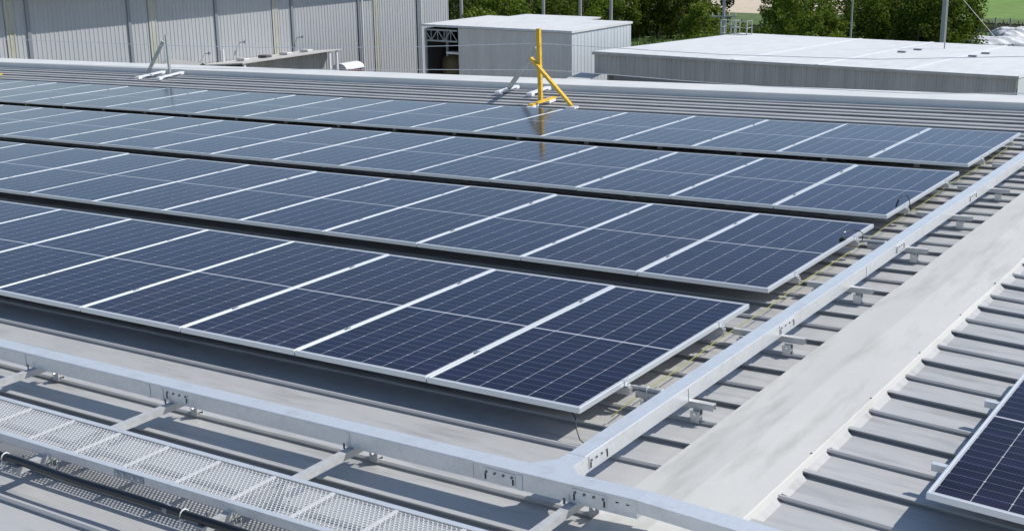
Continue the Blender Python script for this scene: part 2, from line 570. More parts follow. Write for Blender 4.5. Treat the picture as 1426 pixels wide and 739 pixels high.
jr = random.Random(3)
for r, (yy, xx, n) in enumerate(ROWS):
    for k in range(n):
        jz = jr.uniform(-0.0012, 0.0012)
        Mx = on_roof(xx - k * (PW + PG), yy, jz) @ Matrix.Rotation(jr.uniform(-0.0016, 0.0016), 4, 'X') @ Matrix.Rotation(jr.uniform(-0.0012, 0.0012), 4, 'Y')
        if k == 0:
            lab = ['dark blue panel at the right end of the nearest row, by the trunking corner',
                   'panel at the right end of the second row back, black connector lying on it',
                   'panel at the right end of the third row back, black lead looping over it',
                   'solar panel at the right end of the farthest row, beside the far trunking'][r]
        else:
            lab = 'dark solar panel, %s from the right end in the %s' % (ORD[k + 1], ROWN[r])
        put_panel(proto_end if k == 0 else proto_mid, Mx, lab, 'solar panels in four rows on the roof')
# the lone panel on the other slope
RIGHT = TILT @ Matrix.Translation((XR, 0, ZP)) @ Matrix.Rotation(2 * SLOPE, 4, 'Y')
pan = copy_tree(proto_mid)
pan.matrix_world = RIGHT @ Matrix.Translation((1.092 + PW, -0.024, 0.21))
tag(pan, 'solar panel alone beyond the ridge cap, cut off at the right', None, 'solar panel on the other slope')
for ch in list(pan.children):
    if ch.name.startswith('mid_clamp'):
        bpy.data.objects.remove(ch)


# mounting rails under each row and under the lone panel
def rail_mesh(length):
    m = MB()
    m.box((-length, -0.02, -0.045), (0.035, 0.02, -0.0))
    return m


for r, (yy, xx, n) in enumerate(ROWS):
    for j, dy in enumerate((0.56, PL - 0.50)):
        o = rail_mesh(n * (PW + PG)).build('mounting_rail', M['rail'])
        tag(o, 'grey %s mounting rail under the %s of solar panels' % (('front', 'rear')[j], ROWN[r]), 'rail', 'panel mounting rails')
        o.matrix_world = on_roof(xx, yy + dy, -0.047)
        fm = MB().box((-0.03, -0.022, ZP + 0.047 + 0.03), (0.03, 0.022, -0.0455)).build('rail_foot', M['galv_dull'], o)
        fm.location = (-0.75, 0, 0)
        for k in range(1, n):
            f2 = fm.copy()
            COL.objects.link(f2)
            f2.parent = o
            f2.location = (-0.75 - k * (PW + PG), 0, 0)
for j, dy in enumerate((0.40, 1.47)):
    o = MB().box((-0.10, -0.02, -0.04), (1.3, 0.02, 0.0)).build('mounting_rail', M['galv'])
    tag(o, '%s mounting rail end sticking out under the lone panel at the right' % ('front', 'rear')[j], 'rail', 'rails of the lone panel')
    o.matrix_world = RIGHT @ Matrix.Translation((1.092, dy + 0.03, 0.173))
    MB().box((0.25, -0.022, -0.145), (0.31, 0.022, -0.0405)).build('rail_foot', M['galv_dull'], o)
    MB().box((0.95, -0.022, -0.145), (1.01, 0.022, -0.0405)).build('rail_foot', M['galv_dull'], o)

# leads and wires by the panel ends
t = MB()
a = Vector((-0.105, 6.02, 0.012))
arc = []
for i in range(15):
    u = i / 14
    arc.append((-0.075 + 0.085 * u, 6.06 + 0.20 * u, 0.012 + 0.105 * math.sin(math.pi * min(1, u * 1.0)) ** 0.7 - (0.06 * u if u > 0.9 else 0)))
ld = thing('connector_lead', 'black lead looping upright over the end of the third panel row', 'cable', TILT.copy())
MB().tube(arc, 0.0042, 7).build('wire', M['black'], ld, True)
MB().tube([arc[0], arc[1], arc[2], arc[3]], 0.0085, 8).build('connector', M['black'], ld, True)
ld = thing('connector_lead', 'black connector lying on the end panel of the second row', 'cable', TILT.copy())
MB().tube([(-0.10, 4.66, 0.012), (-0.115, 4.72, 0.02), (-0.12, 4.82, 0.03), (-0.085, 4.90, 0.03), (-0.03, 4.92, 0.018), (0.005, 4.90, 0.004), (0.012, 4.86, -0.05)], 0.0045, 7).build('wire', M['black'], ld, True)
MB().tube([(-0.085, 4.57, 0.012), (-0.10, 4.67, 0.014)], 0.0125, 8).tube([(-0.09, 4.61, 0.020), (-0.045, 4.57, 0.018)], 0.011, 8).tube([(-0.10, 4.66, 0.014), (-0.115, 4.735, 0.022)], 0.0085, 8).build('connector', M['black'], ld, True)
MB().tube([(-0.125, 4.77, 0.026), (-0.124, 4.80, 0.029)], 0.0085, 6).build('tag_strip', M['tie'], ld)
ew = [(0.06, 0.25, -0.125), (0.05, 0.65, -0.105), (0.03, 1.25, -0.12), (0.012, 1.85, -0.105), (-0.01, 2.7, -0.125), (-0.03, 3.56, -0.105), (-0.05, 4.7, -0.12), (-0.07, 5.78, -0.105), (-0.085, 7.0, -0.12), (-0.10, 8.1, -0.105), (-0.11, 9.7, -0.12), (-0.12, 11.0, -0.105)]
ew = [(x + 0.012, y, z) for x, y, z in ew]
o = MB().tube(ew, 0.0036, 7).build('earth_wire', M['earth'], None, True)
o.matrix_world = TILT.copy()
tag(o, 'green and yellow earth wire strung along the right ends of the panel rows', 'wire')
for i, (yy, xx) in enumerate(((0.61, 0.02), (4.9, 0.02))):
    cd = thing('cable_bundle', ['grey cable bundle with white ties at the end of the nearest row', 'grey cable bundle with a white tie at the end of the third row'][i], 'cable', on_roof(xx + 0.06, yy + 0.0, -0.062))
    MB().tube([(-0.20, 0.02, -0.03), (-0.05, 0.01, 0.0), (0.08, 0.0, 0.004), (0.22, 0.0, 0.0), (0.30, 0.02, -0.03)], 0.014, 8).build('sleeve', M['galv_dull'], cd, True)
    for dx in ((0.05, 0.15) if i == 0 else (0.13,)):
        rg = [(dx, 0.021 * math.cos(q * 0.7), 0.021 * math.sin(q * 0.7)) for q in range(10)]
        MB().tube(rg, 0.0035, 5).tube([(dx, -0.02, 0.0), (dx + 0.01, -0.03, -0.075)], 0.003, 5).build('cable_tie', M['tie'], cd)
o = MB().tube([(-0.10, 0.05, -0.04), (-0.05, 0.03, -0.08), (-0.02, -0.01, -0.13), (0.02, -0.04, -0.18), (0.07, -0.05, -0.20)], 0.0036, 7).build('hanging_lead', M['black'], None, True)
o.matrix_world = TILT.copy()
tag(o, 'short black lead dangling under the front corner of the nearest row', 'cable')

# ------------------------------------------------------------------ cable trunking
tr = thing('cable_trunking', 'galvanised box trunking with a tee joint running along and beside the panels', 'trunking', TILT.copy())
TF0, TF1 = -0.995, -0.876        # front run between these y
ZT, ZB = 0.03, -0.072
dx_ = -0.003


def rx(xv, yv):
    return xv + dx_ * (yv + 0.2)


def run_box(m, p0, p1, cs, lid=0.003, c=0.003):
    pass


front = MB()
# body, then the folded lid slightly wider and proud
front.box((-8.0, TF0, ZB), (-0.06, TF1, ZT - 0.012))
front.build('trunking_body', M['galv'], tr)
front = MB()
for a, b in ((-8.0, -2.6535), (-2.653, -0.9565), (-0.956, -0.059)):
    front.lid(a, b, TF0 - 0.003, TF1 + 0.003, ZT - 0.016, ZT)
front.build('trunking_lid', M['galv'], tr)
sd_ = MB()
XL, XRR = 0.334, 0.432
yl = [-0.66, 0.58, 3.80, 4.65, 6.95, 13.4]
for i in range(len(yl) - 1):
    a, b = yl[i], yl[i + 1] - 0.003
    sd_.poly([(rx(XL, a), a, ZB), (rx(XRR, a), a, ZB), (rx(XRR, b), b, ZB), (rx(XL, b), b, ZB), (rx(XL, a), a, ZT - 0.012), (rx(XRR, a), a, ZT - 0.012), (rx(XRR, b), b, ZT - 0.012), (rx(XL, b), b, ZT - 0.012)],
             [(0, 3, 2, 1), (4, 5, 6, 7), (0, 1, 5, 4), (1, 2, 6, 5), (2, 3, 7, 6), (3, 0, 4, 7)])
sd_.build('trunking_body', M['galv'], tr)
ld_ = MB()
for i in range(len(yl) - 1):
    a, b = yl[i], yl[i + 1] - 0.0015
    e = 0.003
    z = ZT
    cc = 0.0008
    ld_.poly([(rx(XL, a) - e, a, z - 0.016), (rx(XRR, a) + e, a, z - 0.016), (rx(XRR, b) + e, b, z - 0.016), (rx(XL, b) - e, b, z - 0.016),
              (rx(XL, a) - e, a, z - cc), (rx(XRR, a) + e, a, z - cc), (rx(XRR, b) + e, b, z - cc), (rx(XL, b) - e, b, z - cc),
              (rx(XL, a) - e + cc, a, z), (rx(XRR, a) + e - cc, a, z), (rx(XRR, b) + e - cc, b, z), (rx(XL, b) - e + cc, b, z)],
             [(0, 3, 2, 1), (8, 9, 10, 11)] + [(i_, (i_ + 1) % 4, (i_ + 1) % 4 + 4, i_ + 4) for i_ in range(4)] + [(i_ + 4, (i_ + 1) % 4 + 4, (i_ + 1) % 4 + 8, i_ + 8) for i_ in range(4)])
ld_.build('trunking_lid', M['galv'], tr)
# tee with mitred inner corners
tee = MB()
c1 = [(-0.057, TF0), (0.60, TF0), (0.60, TF1), (0.515, TF1), (0.440, TF1 + 0.075), (0.440, -0.663), (0.334, -0.663), (0.334, TF1 + 0.12), (0.224, TF1), (-0.057, TF1)]
tee.prism(c1, ZB, ZT - 0.012)
tee.prism([(-0.058, TF0 - 0.003), (0.60, TF0 - 0.003), (0.60, TF1 + 0.003), (0.52, TF1 + 0.003), (0.444, TF1 + 0.078), (0.444, -0.663), (0.330, -0.663), (0.330, TF1 + 0.124), (0.221, TF1 + 0.003), (-0.058, TF1 + 0.003)], ZT - 0.015, ZT - 0.0002)
tee.build('tee_joint', M['galv'], tr)
# run over the ridge and down the other slope
kx = 0.93
ov = MB()
ov.box((0.603, TF0, ZB), (kx, TF1, ZT - 0.012))
ov.lid(0.6005, kx, TF0 - 0.003, TF1 + 0.003, ZT - 0.016, ZT, 0.0015)
ex, ez = CR, -SR
for (e, zt, zb) in ((0.0, -0.012, ZB), (0.003, 0.0, -0.016)):
    L_ = 2.6
    top0 = (kx + 0.001, ZT + zt)
    bot0 = (kx + 0.001, ZT + zb)
    pts = []
    for yy in (TF0 - e, TF1 + e):
        pts += [(bot0[0], yy, bot0[1]), (bot0[0] + L_ * ex, yy, bot0[1] + L_ * ez), (top0[0] + L_ * ex, yy, top0[1] + L_ * ez), (top0[0], yy, top0[1])]
    ov.poly(pts, [(0, 1, 2, 3), (7, 6, 5, 4), (0, 4, 5, 1), (3, 2, 6, 7), (1, 5, 6, 2), (0, 3, 7, 4)])
ov.build('trunking_bend', M['galv'], tr)
# splice plates with bolts and black edging


def splice(px0, px1, face, zc=-0.055, edging=True):
    """face 'y': on the front face at y=TF0; face 'x': on the right face"""
    def P(a, d, z):
        return (a, TF0 - d, z) if face == 'y' else (rx(XRR, a) + d, a, z)

    def bx(m, a0, a1, d0, d1, z0, z1):
        m.poly([P(a0, d0, z0), P(a1, d0, z0), P(a1, d1, z0), P(a0, d1, z0), P(a0, d0, z1), P(a1, d0, z1), P(a1, d1, z1), P(a0, d1, z1)],
               [(0, 3, 2, 1), (4, 5, 6, 7), (0, 1, 5, 4), (1, 2, 6, 5), (2, 3, 7, 6), (3, 0, 4, 7)])
    m = MB()
    bx(m, px0, px1, 0.0005, 0.0045, zc - 0.035, zc + 0.032)
    pl = m.build('splice_plate', M['galv'], tr)
    w = px1 - px0
    for q in (0.09, 0.36, 0.64, 0.91):
        a = px0 + w * q
        MB().tube([P(a, 0.0045, zc + 0.012), P(a, 0.010, zc + 0.012)], 0.0075, 8).build('bolt', M['bolt'], pl)
    if edging:
        for a in (px0 + 0.008, px1 - 0.016):
            m = MB()
            bx(m, a, a + 0.008, 0.0048, 0.008, zc - 0.030, zc + 0.002)
            m.build('edge_clip', M['black'], pl)


splice(-2.475, -2.27, 'y', -0.018)
splice(0.01, 0.21, 'y', -0.024)
splice(0.56, 0.76, 'y', -0.02)
splice(1.99, 2.25, 'x', -0.018)
splice(-0.62, -0.42, 'x', -0.022)
splice(6.86, 7.1, 'x', -0.018)
splice(4.54, 4.76, 'x', -0.018)
for a in (0.81, 0.87):
    MB().box((a, TF0 - 0.001, -0.012), (a + 0.018, TF0 - 0.0004, -0.005)).build('slot', M['black'], tr)
for a in (-2.655, -2.53, -0.958, 0.225, -3.95):
    MB().box((a, TF0 - 0.0045, ZB - 0.001), (a + 0.03, TF0 - 0.0008, ZT - 0.017)).build('joint_cover', M['galv'], tr)
for yv in (0.58, 3.80):
    xq = rx(XRR, yv)
    MB().box((xq + 0.0008, yv - 0.012, ZB - 0.001), (xq + 0.004, yv + 0.028, ZT - 0.017)).build('joint_cover', M['galv'], tr)


# ------------------------------------------------------------------ supports under the trunking
def channel(m, p, q, w, h, up=(0, 0, 1)):
    m.bar(p, q, w, h, up)


def clamp_geo(m, cx, cy, z1):
    m.box((cx - 0.03, cy - 0.028, ZP + 0.012), (cx + 0.03, cy - 0.020, ZP + 0.085))
    m.box((cx - 0.03, cy + 0.020, ZP + 0.012), (cx + 0.03, cy + 0.028, ZP + 0.085))
    m.box((cx - 0.03, cy - 0.0195, ZP + 0.040), (cx + 0.03, cy + 0.0195, ZP + 0.062))
    m.tube([(cx + 0.005, cy - 0.052, ZP + 0.07), (cx + 0.005, cy + 0.045, ZP + 0.07)], 0.009, 6)
    m.box((cx - 0.022, cy - 0.003, ZP + 0.0625), (cx + 0.022, cy + 0.003, z1))


def side_bracket(yv, i):
    yr = RIB0 + RIBP * round((yv - 0.03 - RIB0) / RIBP)
    o = thing('trunking_bracket', '%s cross bracket from the tee under the trunking beside the panel ends' % ORD[i].replace('first', 'first'), 'bracket', TILT.copy(), 'cross brackets under the side trunking')
    m = MB()
    x0, x1 = 0.05, 0.585
    m.box((x0, yv - 0.021, ZB - 0.006), (x1, yv + 0.021, ZB - 0.002))
    m.box((x0, yv - 0.021, ZB - 0.044), (x1, yv - 0.0185, ZB - 0.0062))
    m.box((x0, yv + 0.0185, ZB - 0.044), (x1, yv + 0.021, ZB - 0.0062))
    m.build('channel', M['galv_dull'], o)
    for cxv in (0.475, 0.13):
        m = MB()
        clamp_geo(m, cxv, yr, ZB - 0.0445)
        m.build('rib_clamp', M['rail'], o)
    return o


for i, yv in enumerate((0.61, 2.06, 3.47, 4.90, 6.32, 7.75, 9.18, 10.6)):
    side_bracket(yv, i + 1)


def front_bracket(xv, i, lab):
    o = thing('walkway_bracket', lab, 'bracket', TILT.copy(), 'long brackets under the front trunking')
    m = MB()
    y0, y1 = -2.15, -0.85
    m.box((xv - 0.025, y0, ZB - 0.007), (xv + 0.025, y1, ZB - 0.003))
    m.box((xv - 0.025, y0, ZB - 0.045), (xv - 0.022, y1, ZB - 0.0072))
    m.box((xv + 0.022, y0, ZB - 0.045), (xv + 0.025, y1, ZB - 0.0072))
    m.build('channel', M['galv_dull'], o)
    for yk in (RIB0 - 3 * RIBP, RIB0 - 5 * RIBP, RIB0 - 6 * RIBP):
        m = MB()
        clamp_geo(m, xv + (0.055 if yk > -1 else 0.0), yk, ZB - 0.046)
        m.build('rib_clamp', M['rail'], o)
    for yk in (-1.02, -2.06):
        MB().tube([(xv - 0.03, yk, ZB - 0.003), (xv - 0.03, yk, ZB + 0.03)], 0.006, 6).build('bolt', M['bolt'], o)


for i, (xv, lab) in enumerate(((-3.84, 'pale channel bracket under the front trunking at the left edge'),
                               (-2.43, 'pale channel bracket under the front trunking below its left splice plate'),
                               (-0.925, 'pale channel bracket under the front trunking, midway along the grating'),
                               (0.555, 'pale channel bracket under the front trunking near the tee joint'))):
    front_bracket(xv, i, lab)

# ------------------------------------------------------------------ grating walkway
WX0, WX1, WY0, WY1, WZ = -5.65, 0.9, -1.943, -1.542, -0.026
wk = thing('grating_walkway', 'galvanised expanded mesh walkway lying on brackets in front of the trunking', 'walkway', TILT.copy())
m = MB()
for yy in (WY0, WY1):
    m.box((WX0, yy - 0.003, WZ - 0.047), (WX1, yy, WZ + 0.004))
    a, b = (yy, yy + 0.032) if yy == WY0 else (yy - 0.035, yy - 0.003)
    m.box((WX0, a, WZ), (WX1, b, WZ + 0.004))
m.build('edge_rail', M['galv'], wk)
bars = [-5.567 + 0.42 * i for i in range(16)]
for bx_ in bars:
    m = MB()
    m.box((bx_ - 0.011, WY0 + 0.0325, WZ - 0.03), (bx_ + 0.011, WY1 - 0.0355, WZ + 0.001))
    m.build('cross_bar', M['mesh'], wk)
# one expanded metal panel (diamond strands), copied between the cross bars
g = MB()
PX = 0.42 - 0.022
ya, yb = WY0 + 0.033 + 0.001, WY1 - 0.036
nr, ncell = 16, 14
py = (yb - ya) / nr
pxs = PX / ncell
for j in range(nr):
    yc = ya + py * (j + 0.5)
    sgn = 1 if j % 2 else -1
    for i in range(ncell):
        x0 = i * pxs
        for (xa, xb, s1, s2) in ((x0, x0 + pxs / 2, -1, 1), (x0 + pxs / 2, x0 + pxs, 1, -1)):
            g.bar((xa, yc + sgn * s1 * py * 0.36, WZ - 0.006), (xb, yc + sgn * s2 * py * 0.36, WZ - 0.006), 0.0070, 0.0045, (0, 0.35, 1))
gr = g.build('mesh_panel', M['mesh'], wk)
gr.location = (bars[0] + 0.011, 0, 0)
for bx_ in bars[1:-1]:
    c = gr.copy()
    COL.objects.link(c)
    c.parent = wk
    c.location = (bx_ + 0.011, 0, 0)
m = MB()
m.box((-1.81, WY0 - 0.0075, WZ - 0.040), (-1.57, WY0 - 0.0035, WZ - 0.004))
sp = m.build('splice_plate', M['zinc_plate'], wk)
m = MB()
for a in (-1.78, -1.73, -1.65, -1.60):
    m.tube([(a, WY0 - 0.0075, WZ - 0.02), (a, WY0 - 0.014, WZ - 0.02)], 0.008, 8)
m.build('bolt', M['galv'], sp)

# black pipe in front of the walkway
cp = thing('black_conduit', 'black pipe running along the near edge of the grating on the bracket ends', 'pipe', TILT.copy())
pth = [(-5.6 + i * 0.2, -2.118 + 0.004 * math.sin(i * 1.3), ZB + 0.021 + 0.003 * math.sin(i * 0.9)) for i in range(36)]
MB().tube(pth, 0.0235, 12).build('pipe', M['conduit'], cp, True)
MB().tube([(-1.20, -2.118, ZB + 0.021), (-1.165, -2.118, ZB + 0.021)], 0.0262, 12).build('coupling', M['blue_grey'], cp, True)
for xv in (-2.545, -1.06, 0.52, -3.9):
    rg = [(xv, -2.118 + 0.029 * math.cos(q * 0.6), ZB + 0.021 + 0.029 * math.sin(q * 0.6)) for q in range(12)]
    MB().tube(rg, 0.004, 6).tube([(xv, -2.146, ZB + 0.01), (xv + 0.005, -2.152, ZB - 0.04)], 0.005, 6).build('cable_tie', M['tie'], cp, True)


# ------------------------------------------------------------------ fall-arrest posts
def lift(x, y, z):
    return (x, y, z)


def foot_bar(x0, y0, x1, y1, z):
    m = MB()
    m.bar((x0, y0, z), (x1, y1, z), 0.10, 0.03)
    d = Vector((x1 - x0, y1 - y0, 0)).normalized()
    for q in (0.07, 0.93):
        p = Vector((x0, y0, 0)).lerp(Vector((x1, y1, 0)), q)
        m.box((p.x - 0.06, p.y - 0.05, ZP + 0.03), (p.x + 0.06, p.y + 0.05, z - 0.0155))
    return m


yp = thing('anchor_post', 'yellow post with a slanting yellow stay on the roof beyond the panels', 'post', TILT.copy())
bxp, byp = -8.444, 12.637
MB().bar((bxp, byp, -0.12), (bxp, byp, 1.11), 0.065, 0.065, (0, 1, 0)).build('upright', M['yellow'], yp)
MB().bar((-8.28, 12.06, -0.125), (-8.46, 13.12, -0.125), 0.09, 0.028).build('base_plate', M['yellow'], yp)
MB().bar((-8.62, 12.637, 0.60), (-7.60, 12.30, -0.14), 0.055, 0.055).build('stay', M['yellow'], yp)
MB().box((-7.68, 12.22, ZP + 0.03), (-7.50, 12.36, -0.145)).build('stay_foot', M['white'], yp)
MB().bar((-8.24, 11.98, -0.16), (-8.34, 12.30, -0.16), 0.12, 0.04).build('foot', M['white'], yp)
MB().bar((-8.38, 12.72, -0.16), (-8.44, 13.02, -0.16), 0.12, 0.04).build('foot', M['white'], yp)


def silver_stay(sx, sy, tx, ty, tz, label, up_base=None, up_top=None):
    o = thing('stay_frame', label, 'post', TILT.copy())
    MB().bar((sx, sy, -0.12), (tx, ty, tz), 0.085, 0.03, (0, 1, 0)).build('stay', M['post'], o)
    if up_base:
        MB().bar((*up_base, -0.12), (*up_base, up_top), 0.05, 0.05, (0, 1, 0)).build('upright', M['post'], o)
    return o


s1 = silver_stay(-9.95, 13.85, -8.55, 12.72, 0.76, 'grey slanting stay on two white feet leaning against the yellow post')
foot_bar(-9.92, 13.43, -10.14, 14.42, -0.135).build('foot', M['white'], s1)
foot_bar(-9.21, 13.43, -9.42, 14.42, -0.135).build('foot', M['white'], s1)
s2 = silver_stay(-20.29, 14.03, -19.66, 14.03, 0.60, 'thin grey post with a slanting stay on two white feet at the left', (-19.565, 14.05), 0.75)
foot_bar(-19.73, 13.22, -20.18, 14.40, -0.135).build('foot', M['white'], s2)
foot_bar(-19.07, 13.25, -19.56, 14.42, -0.135).build('foot', M['white'], s2)
y2 = thing('anchor_post', 'yellow post at the far left edge, only its foot in view', 'post', TILT.copy())
MB().bar((-24.15, 12.35, -0.12), (-24.15, 12.35, 1.04), 0.065, 0.065, (0, 1, 0)).build('upright', M['yellow'], y2)
MB().bar((-23.92, 12.0, -0.12), (-24.02, 12.7, -0.12), 0.09, 0.03).build('base_plate', M['yellow'], y2)
MB().bar((-24.45, 12.35, 0.5), (-23.75, 12.20, -0.13), 0.055, 0.055).build('stay', M['yellow'], y2)
MB().bar((-22.12, 11.72, -0.155), (-21.88, 11.15, -0.155), 0.12, 0.04).build('foot', M['white'], y2)
UPPER = [(-23.79, 12.4, 0.75), (-17.96, 12.55, 0.675), (-15.2, 12.6, 0.675), (-12.93, 12.62, 0.715), (-11.16, 12.637, 0.755), (-8.457, 12.637, 0.86), (-7.07, 12.64, 0.81), (-5.07, 12.64, 0.74), (-2.5, 12.64, 0.72), (3.0, 12.64, 0.95)]
LOWER = [(-23.79, 12.4, 0.20), (-17.96, 12.55, 0.20), (-15.2, 12.6, 0.24), (-11.19, 12.637, 0.336), (-8.457, 12.637, 0.405), (-7.80, 12.64, 0.392), (-6.6, 12.64, 0.346), (-5.78, 12.64, 0.31), (-4.33, 12.64, 0.265), (-2.0, 12.64, 0.24), (3.0, 12.64, 0.42)]
for lab, pts in (('upper thin steel lifeline cable strung between the posts', UPPER),
                 ('lower thin steel lifeline cable strung between the posts', LOWER)):
    o = MB().tube(pts, 0.0055, 6).build('lifeline_cable', M['wire'])
    o.matrix_world = TILT.copy()
    tag(o, lab, 'cable')


# ------------------------------------------------------------------ ground and far setting (true vertical from here on)
def flat(name, pts, z, m, kind='structure'):
    n = len(pts)
    o = MB()
    o.poly([(x, y_, z) for x, y_ in pts], [tuple(range(n))])
    o = o.build(name, m)
    tag(o, None, None, None, kind)
    return o


ZG = -10.0
flat('ground', [(-1500, -1500), (1500, -1500), (1500, 1500), (-1500, 1500)], ZG, M['ground'])
flat('yard', [(-75, -30), (40, -30), (40, 78), (-75, 78)], ZG + 0.004, M['concrete'])
flat('sand_lot', [(-92, 146), (-52, 143), (-50, 200), (-105, 205)], ZG + 0.004, M['sand'])
flat('sand_lot', [(-20, 150), (40, 150), (40, 158), (-20, 158)], ZG + 0.004, M['sand'])
flat('field', [(-50, 148), (60, 148), (60, 260), (-50, 260)], ZG + 0.008, M['field'])


def ribbed_wall(m, x, y0, y1, z0, z1, pitch, depth, axis='x', sign=1):
    """vertical ribbed cladding; axis x: wall in a plane x=const, runs in y"""
    n = int(round((y1 - y0) / pitch))
    pr = []
    for i in range(n):
        a = y0 + (y1 - y0) * i / n
        p = (y1 - y0) / n
        pr += [(a, 0), (a + p * 0.55, 0), (a + p * 0.65, depth), (a + p * 0.9, depth)]
    pr.append((y1, 0))
    if axis == 'x':
        m.sheet(pr, z0, z1, lambda q, t: (x + sign * q[1], q[0], t))
    else:
        m.sheet(pr, z0, z1, lambda q, t: (q[0], x + sign * q[1], t))


# big warehouse on the left
wh = thing('warehouse', 'tall pale ribbed metal warehouse wall behind the roof at the left', 'building', Matrix.Translation((-40, 52, ZG)))
H = -ZG
ZE = 0.10
m = MB()
ribbed_wall(m, 0.0, -42.0, 0.0, 0.0, ZE + H - 0.02, 0.21, 0.017)
m.box((-24, -0.16, 0), (-0.004, -0.003, ZE + H - 0.02))
m.box((-24, -42.0, 0), (-0.15, -41.9, ZE + H))
m.build('wall', M['wall'], wh)
m = MB()
m.poly([(1.18, -42.6, ZE + H), (1.18, -0.9, ZE + H), (-24, -0.9, ZE + H + 1.2), (-24, -42.6, ZE + H + 1.2), (1.18, -42.6, ZE + H + 0.1), (1.18, -0.9, ZE + H + 0.1), (-24, -0.9, ZE + H + 1.3), (-24, -42.6, ZE + H + 1.3)],
       [(0, 3, 2, 1), (4, 5, 6, 7), (0, 1, 5, 4), (1, 2, 6, 5), (2, 3, 7, 6), (3, 0, 4, 7)])
m.build('roof', M['roof_white'], wh)
for i, yv in enumerate((24.93, 29.8, 34.65, 39.5, 44.35, 49.2)):
    m = MB().box((0.036, yv - 52 - 0.09, 0), (0.075, yv - 52 + 0.07, ZE + H - 0.05))
    m.build('shade_strip', M['blue_grey'], wh)  # dark strip stands in for the shading at each column and gutter
    m = MB().tube([(0.13, yv - 52 + 0.16, 0), (0.13, yv - 52 + 0.16, (6.4 + 0.25 * (i % 3)) if i < 4 else 9.2)], 0.05, 8)
    m.build('downpipe', M['pipe'], wh)
for yv in (24.15, 31.05, 38.4, 45.75):
    m = MB()
    ribbed_wall(m, 0.040, yv - 52 - 0.22, yv - 52 + 0.18, 0, ZE + H - 0.05, 0.18, 0.02)
    m.build('stained_strip', M['stain'], wh)
for yv, zz in ((33.8, -3.2), (39.8, -3.0), (36.0, -2.9)):
    m = MB().tube([(0.03, yv - 52, zz + H), (0.35, yv - 52, zz + H + 0.05)], 0.018, 6).box((0.3, yv - 52 - 0.04, zz + H - 0.02), (0.38, yv - 52 + 0.04, zz + H + 0.10))
    m.build('wall_lamp', M['blue_grey'], wh)

# lean-to against the warehouse
lt = thing('lean_to', 'low grey lean-to with weighed down roof sheets against the warehouse wall', 'shed', Matrix.Translation((-37, 33.2, ZG)))
m = MB()
ya_, yb_ = 0.0, 6.4
m.poly([(0, ya_, 6.57), (0, yb_, 6.57), (-2.95, yb_, 6.30), (-2.95, ya_, 6.30), (0, ya_, 6.62), (0, yb_, 6.62), (-2.95, yb_, 6.35), (-2.95, ya_, 6.35)],
       [(0, 3, 2, 1), (4, 5, 6, 7), (0, 1, 5, 4), (1, 2, 6, 5), (2, 3, 7, 6), (3, 0, 4, 7)])
m.build('roof', M['cap'], lt)
m = MB()
ribbed_wall(m, -0.75, 0.8, 6.2, 0, 6.48, 0.2, 0.03)
m.build('wall', M['fascia'], lt)
for q in range(1, 9, 2):
    m = MB().bevbox((-1.5 - 0.12 * (q % 2), 0.5 + q * 0.68, 6.50), (-1.1, 0.5 + q * 0.68 + 0.35, 6.62), 0.02)
    m.build('ballast_block', M['rock'] if q % 3 == 0 else M['galv_dull'], lt)
for yv in (0.15, 6.1, 5.6):
    MB().box((-0.16, yv, 0), (-0.06, yv + 0.1, 6.55)).build('post', M['white'], lt)

# rounded white canopy with red crate beneath
cv = thing('curved_canopy', 'small white canopy with a curved top over red racks by the warehouse', 'canopy', Matrix.Translation((-38.0, 40.5, ZG)))
m = MB()
pr = [(0.45 * math.cos(t), 0.28 * math.sin(t)) for t in [math.pi * i / 10 for i in range(11)]]
n = len(pr)
m.poly([(a, 0, 5.50 + b) for a, b in pr] + [(a, 1.3, 5.50 + b) for a, b in pr], [(i, i + 1, n + i + 1, n + i) for i in range(n - 1)] + [tuple(range(n))[::-1], tuple(range(n, 2 * n))])
m.build('hood', M['white'], cv)
for q in range(6):
    MB().box((0.30, 0.10 + q * 0.20, 0), (0.42, 0.22 + q * 0.20, 5.49)).build('rack_post', M['red'] if q < 5 else M['blue_grey'], cv)
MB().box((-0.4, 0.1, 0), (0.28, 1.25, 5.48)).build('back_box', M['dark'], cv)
cn = thing('vent_hood', 'tiny white bent hood with a dark opening at the foot of the warehouse wall', 'vent', Matrix.Translation((-38.8, 31.0, ZG)))
m = MB()
m.poly([(0.9, 0.0, 6.35), (0.9, 0.75, 6.72), (0.9, 1.35, 6.40), (-1.1, 0.0, 6.40), (-1.1, 0.75, 6.80), (-1.1, 1.35, 6.45)], [(0, 1, 4, 3), (1, 2, 5, 4)])
m.build('hood', M['cap'], cn)
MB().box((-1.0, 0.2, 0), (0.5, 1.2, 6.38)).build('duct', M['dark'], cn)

# grey box shed with a side bay
bs_ = thing('box_shed', 'grey windowless metal shed with a white flat roof and an open bay on its left', 'shed', Matrix.Translation((-25.8, 42, ZG)))
m = MB()
ribbed_wall(m, 0.0, -6.15, 0.0, 0, 7.58, 0.22, 0.02, 'y', -1)
m.build('front_wall', M['wall_grey'], bs_)
m = MB()
ribbed_wall(m, 0.0, 0.0, 5.3, 0, 7.58, 0.30, 0.014, 'x', 1)
m.build('side_wall', M['wall_pale'], bs_)
m = MB()
m.prism([(0.06, -0.10), (0.06, 5.35), (-8.2, 5.35), (-8.2, -0.10)], 7.60, 7.70)
for i in range(13):
    m.box((-8.1 + i * 0.65, -0.09, 7.7005), (-8.04 + i * 0.65, 5.33, 7.708))
m.build('roof', M['roof_white'], bs_)
m = MB()
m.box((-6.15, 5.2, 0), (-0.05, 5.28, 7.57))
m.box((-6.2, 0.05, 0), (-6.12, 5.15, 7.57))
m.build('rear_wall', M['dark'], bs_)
m = MB()
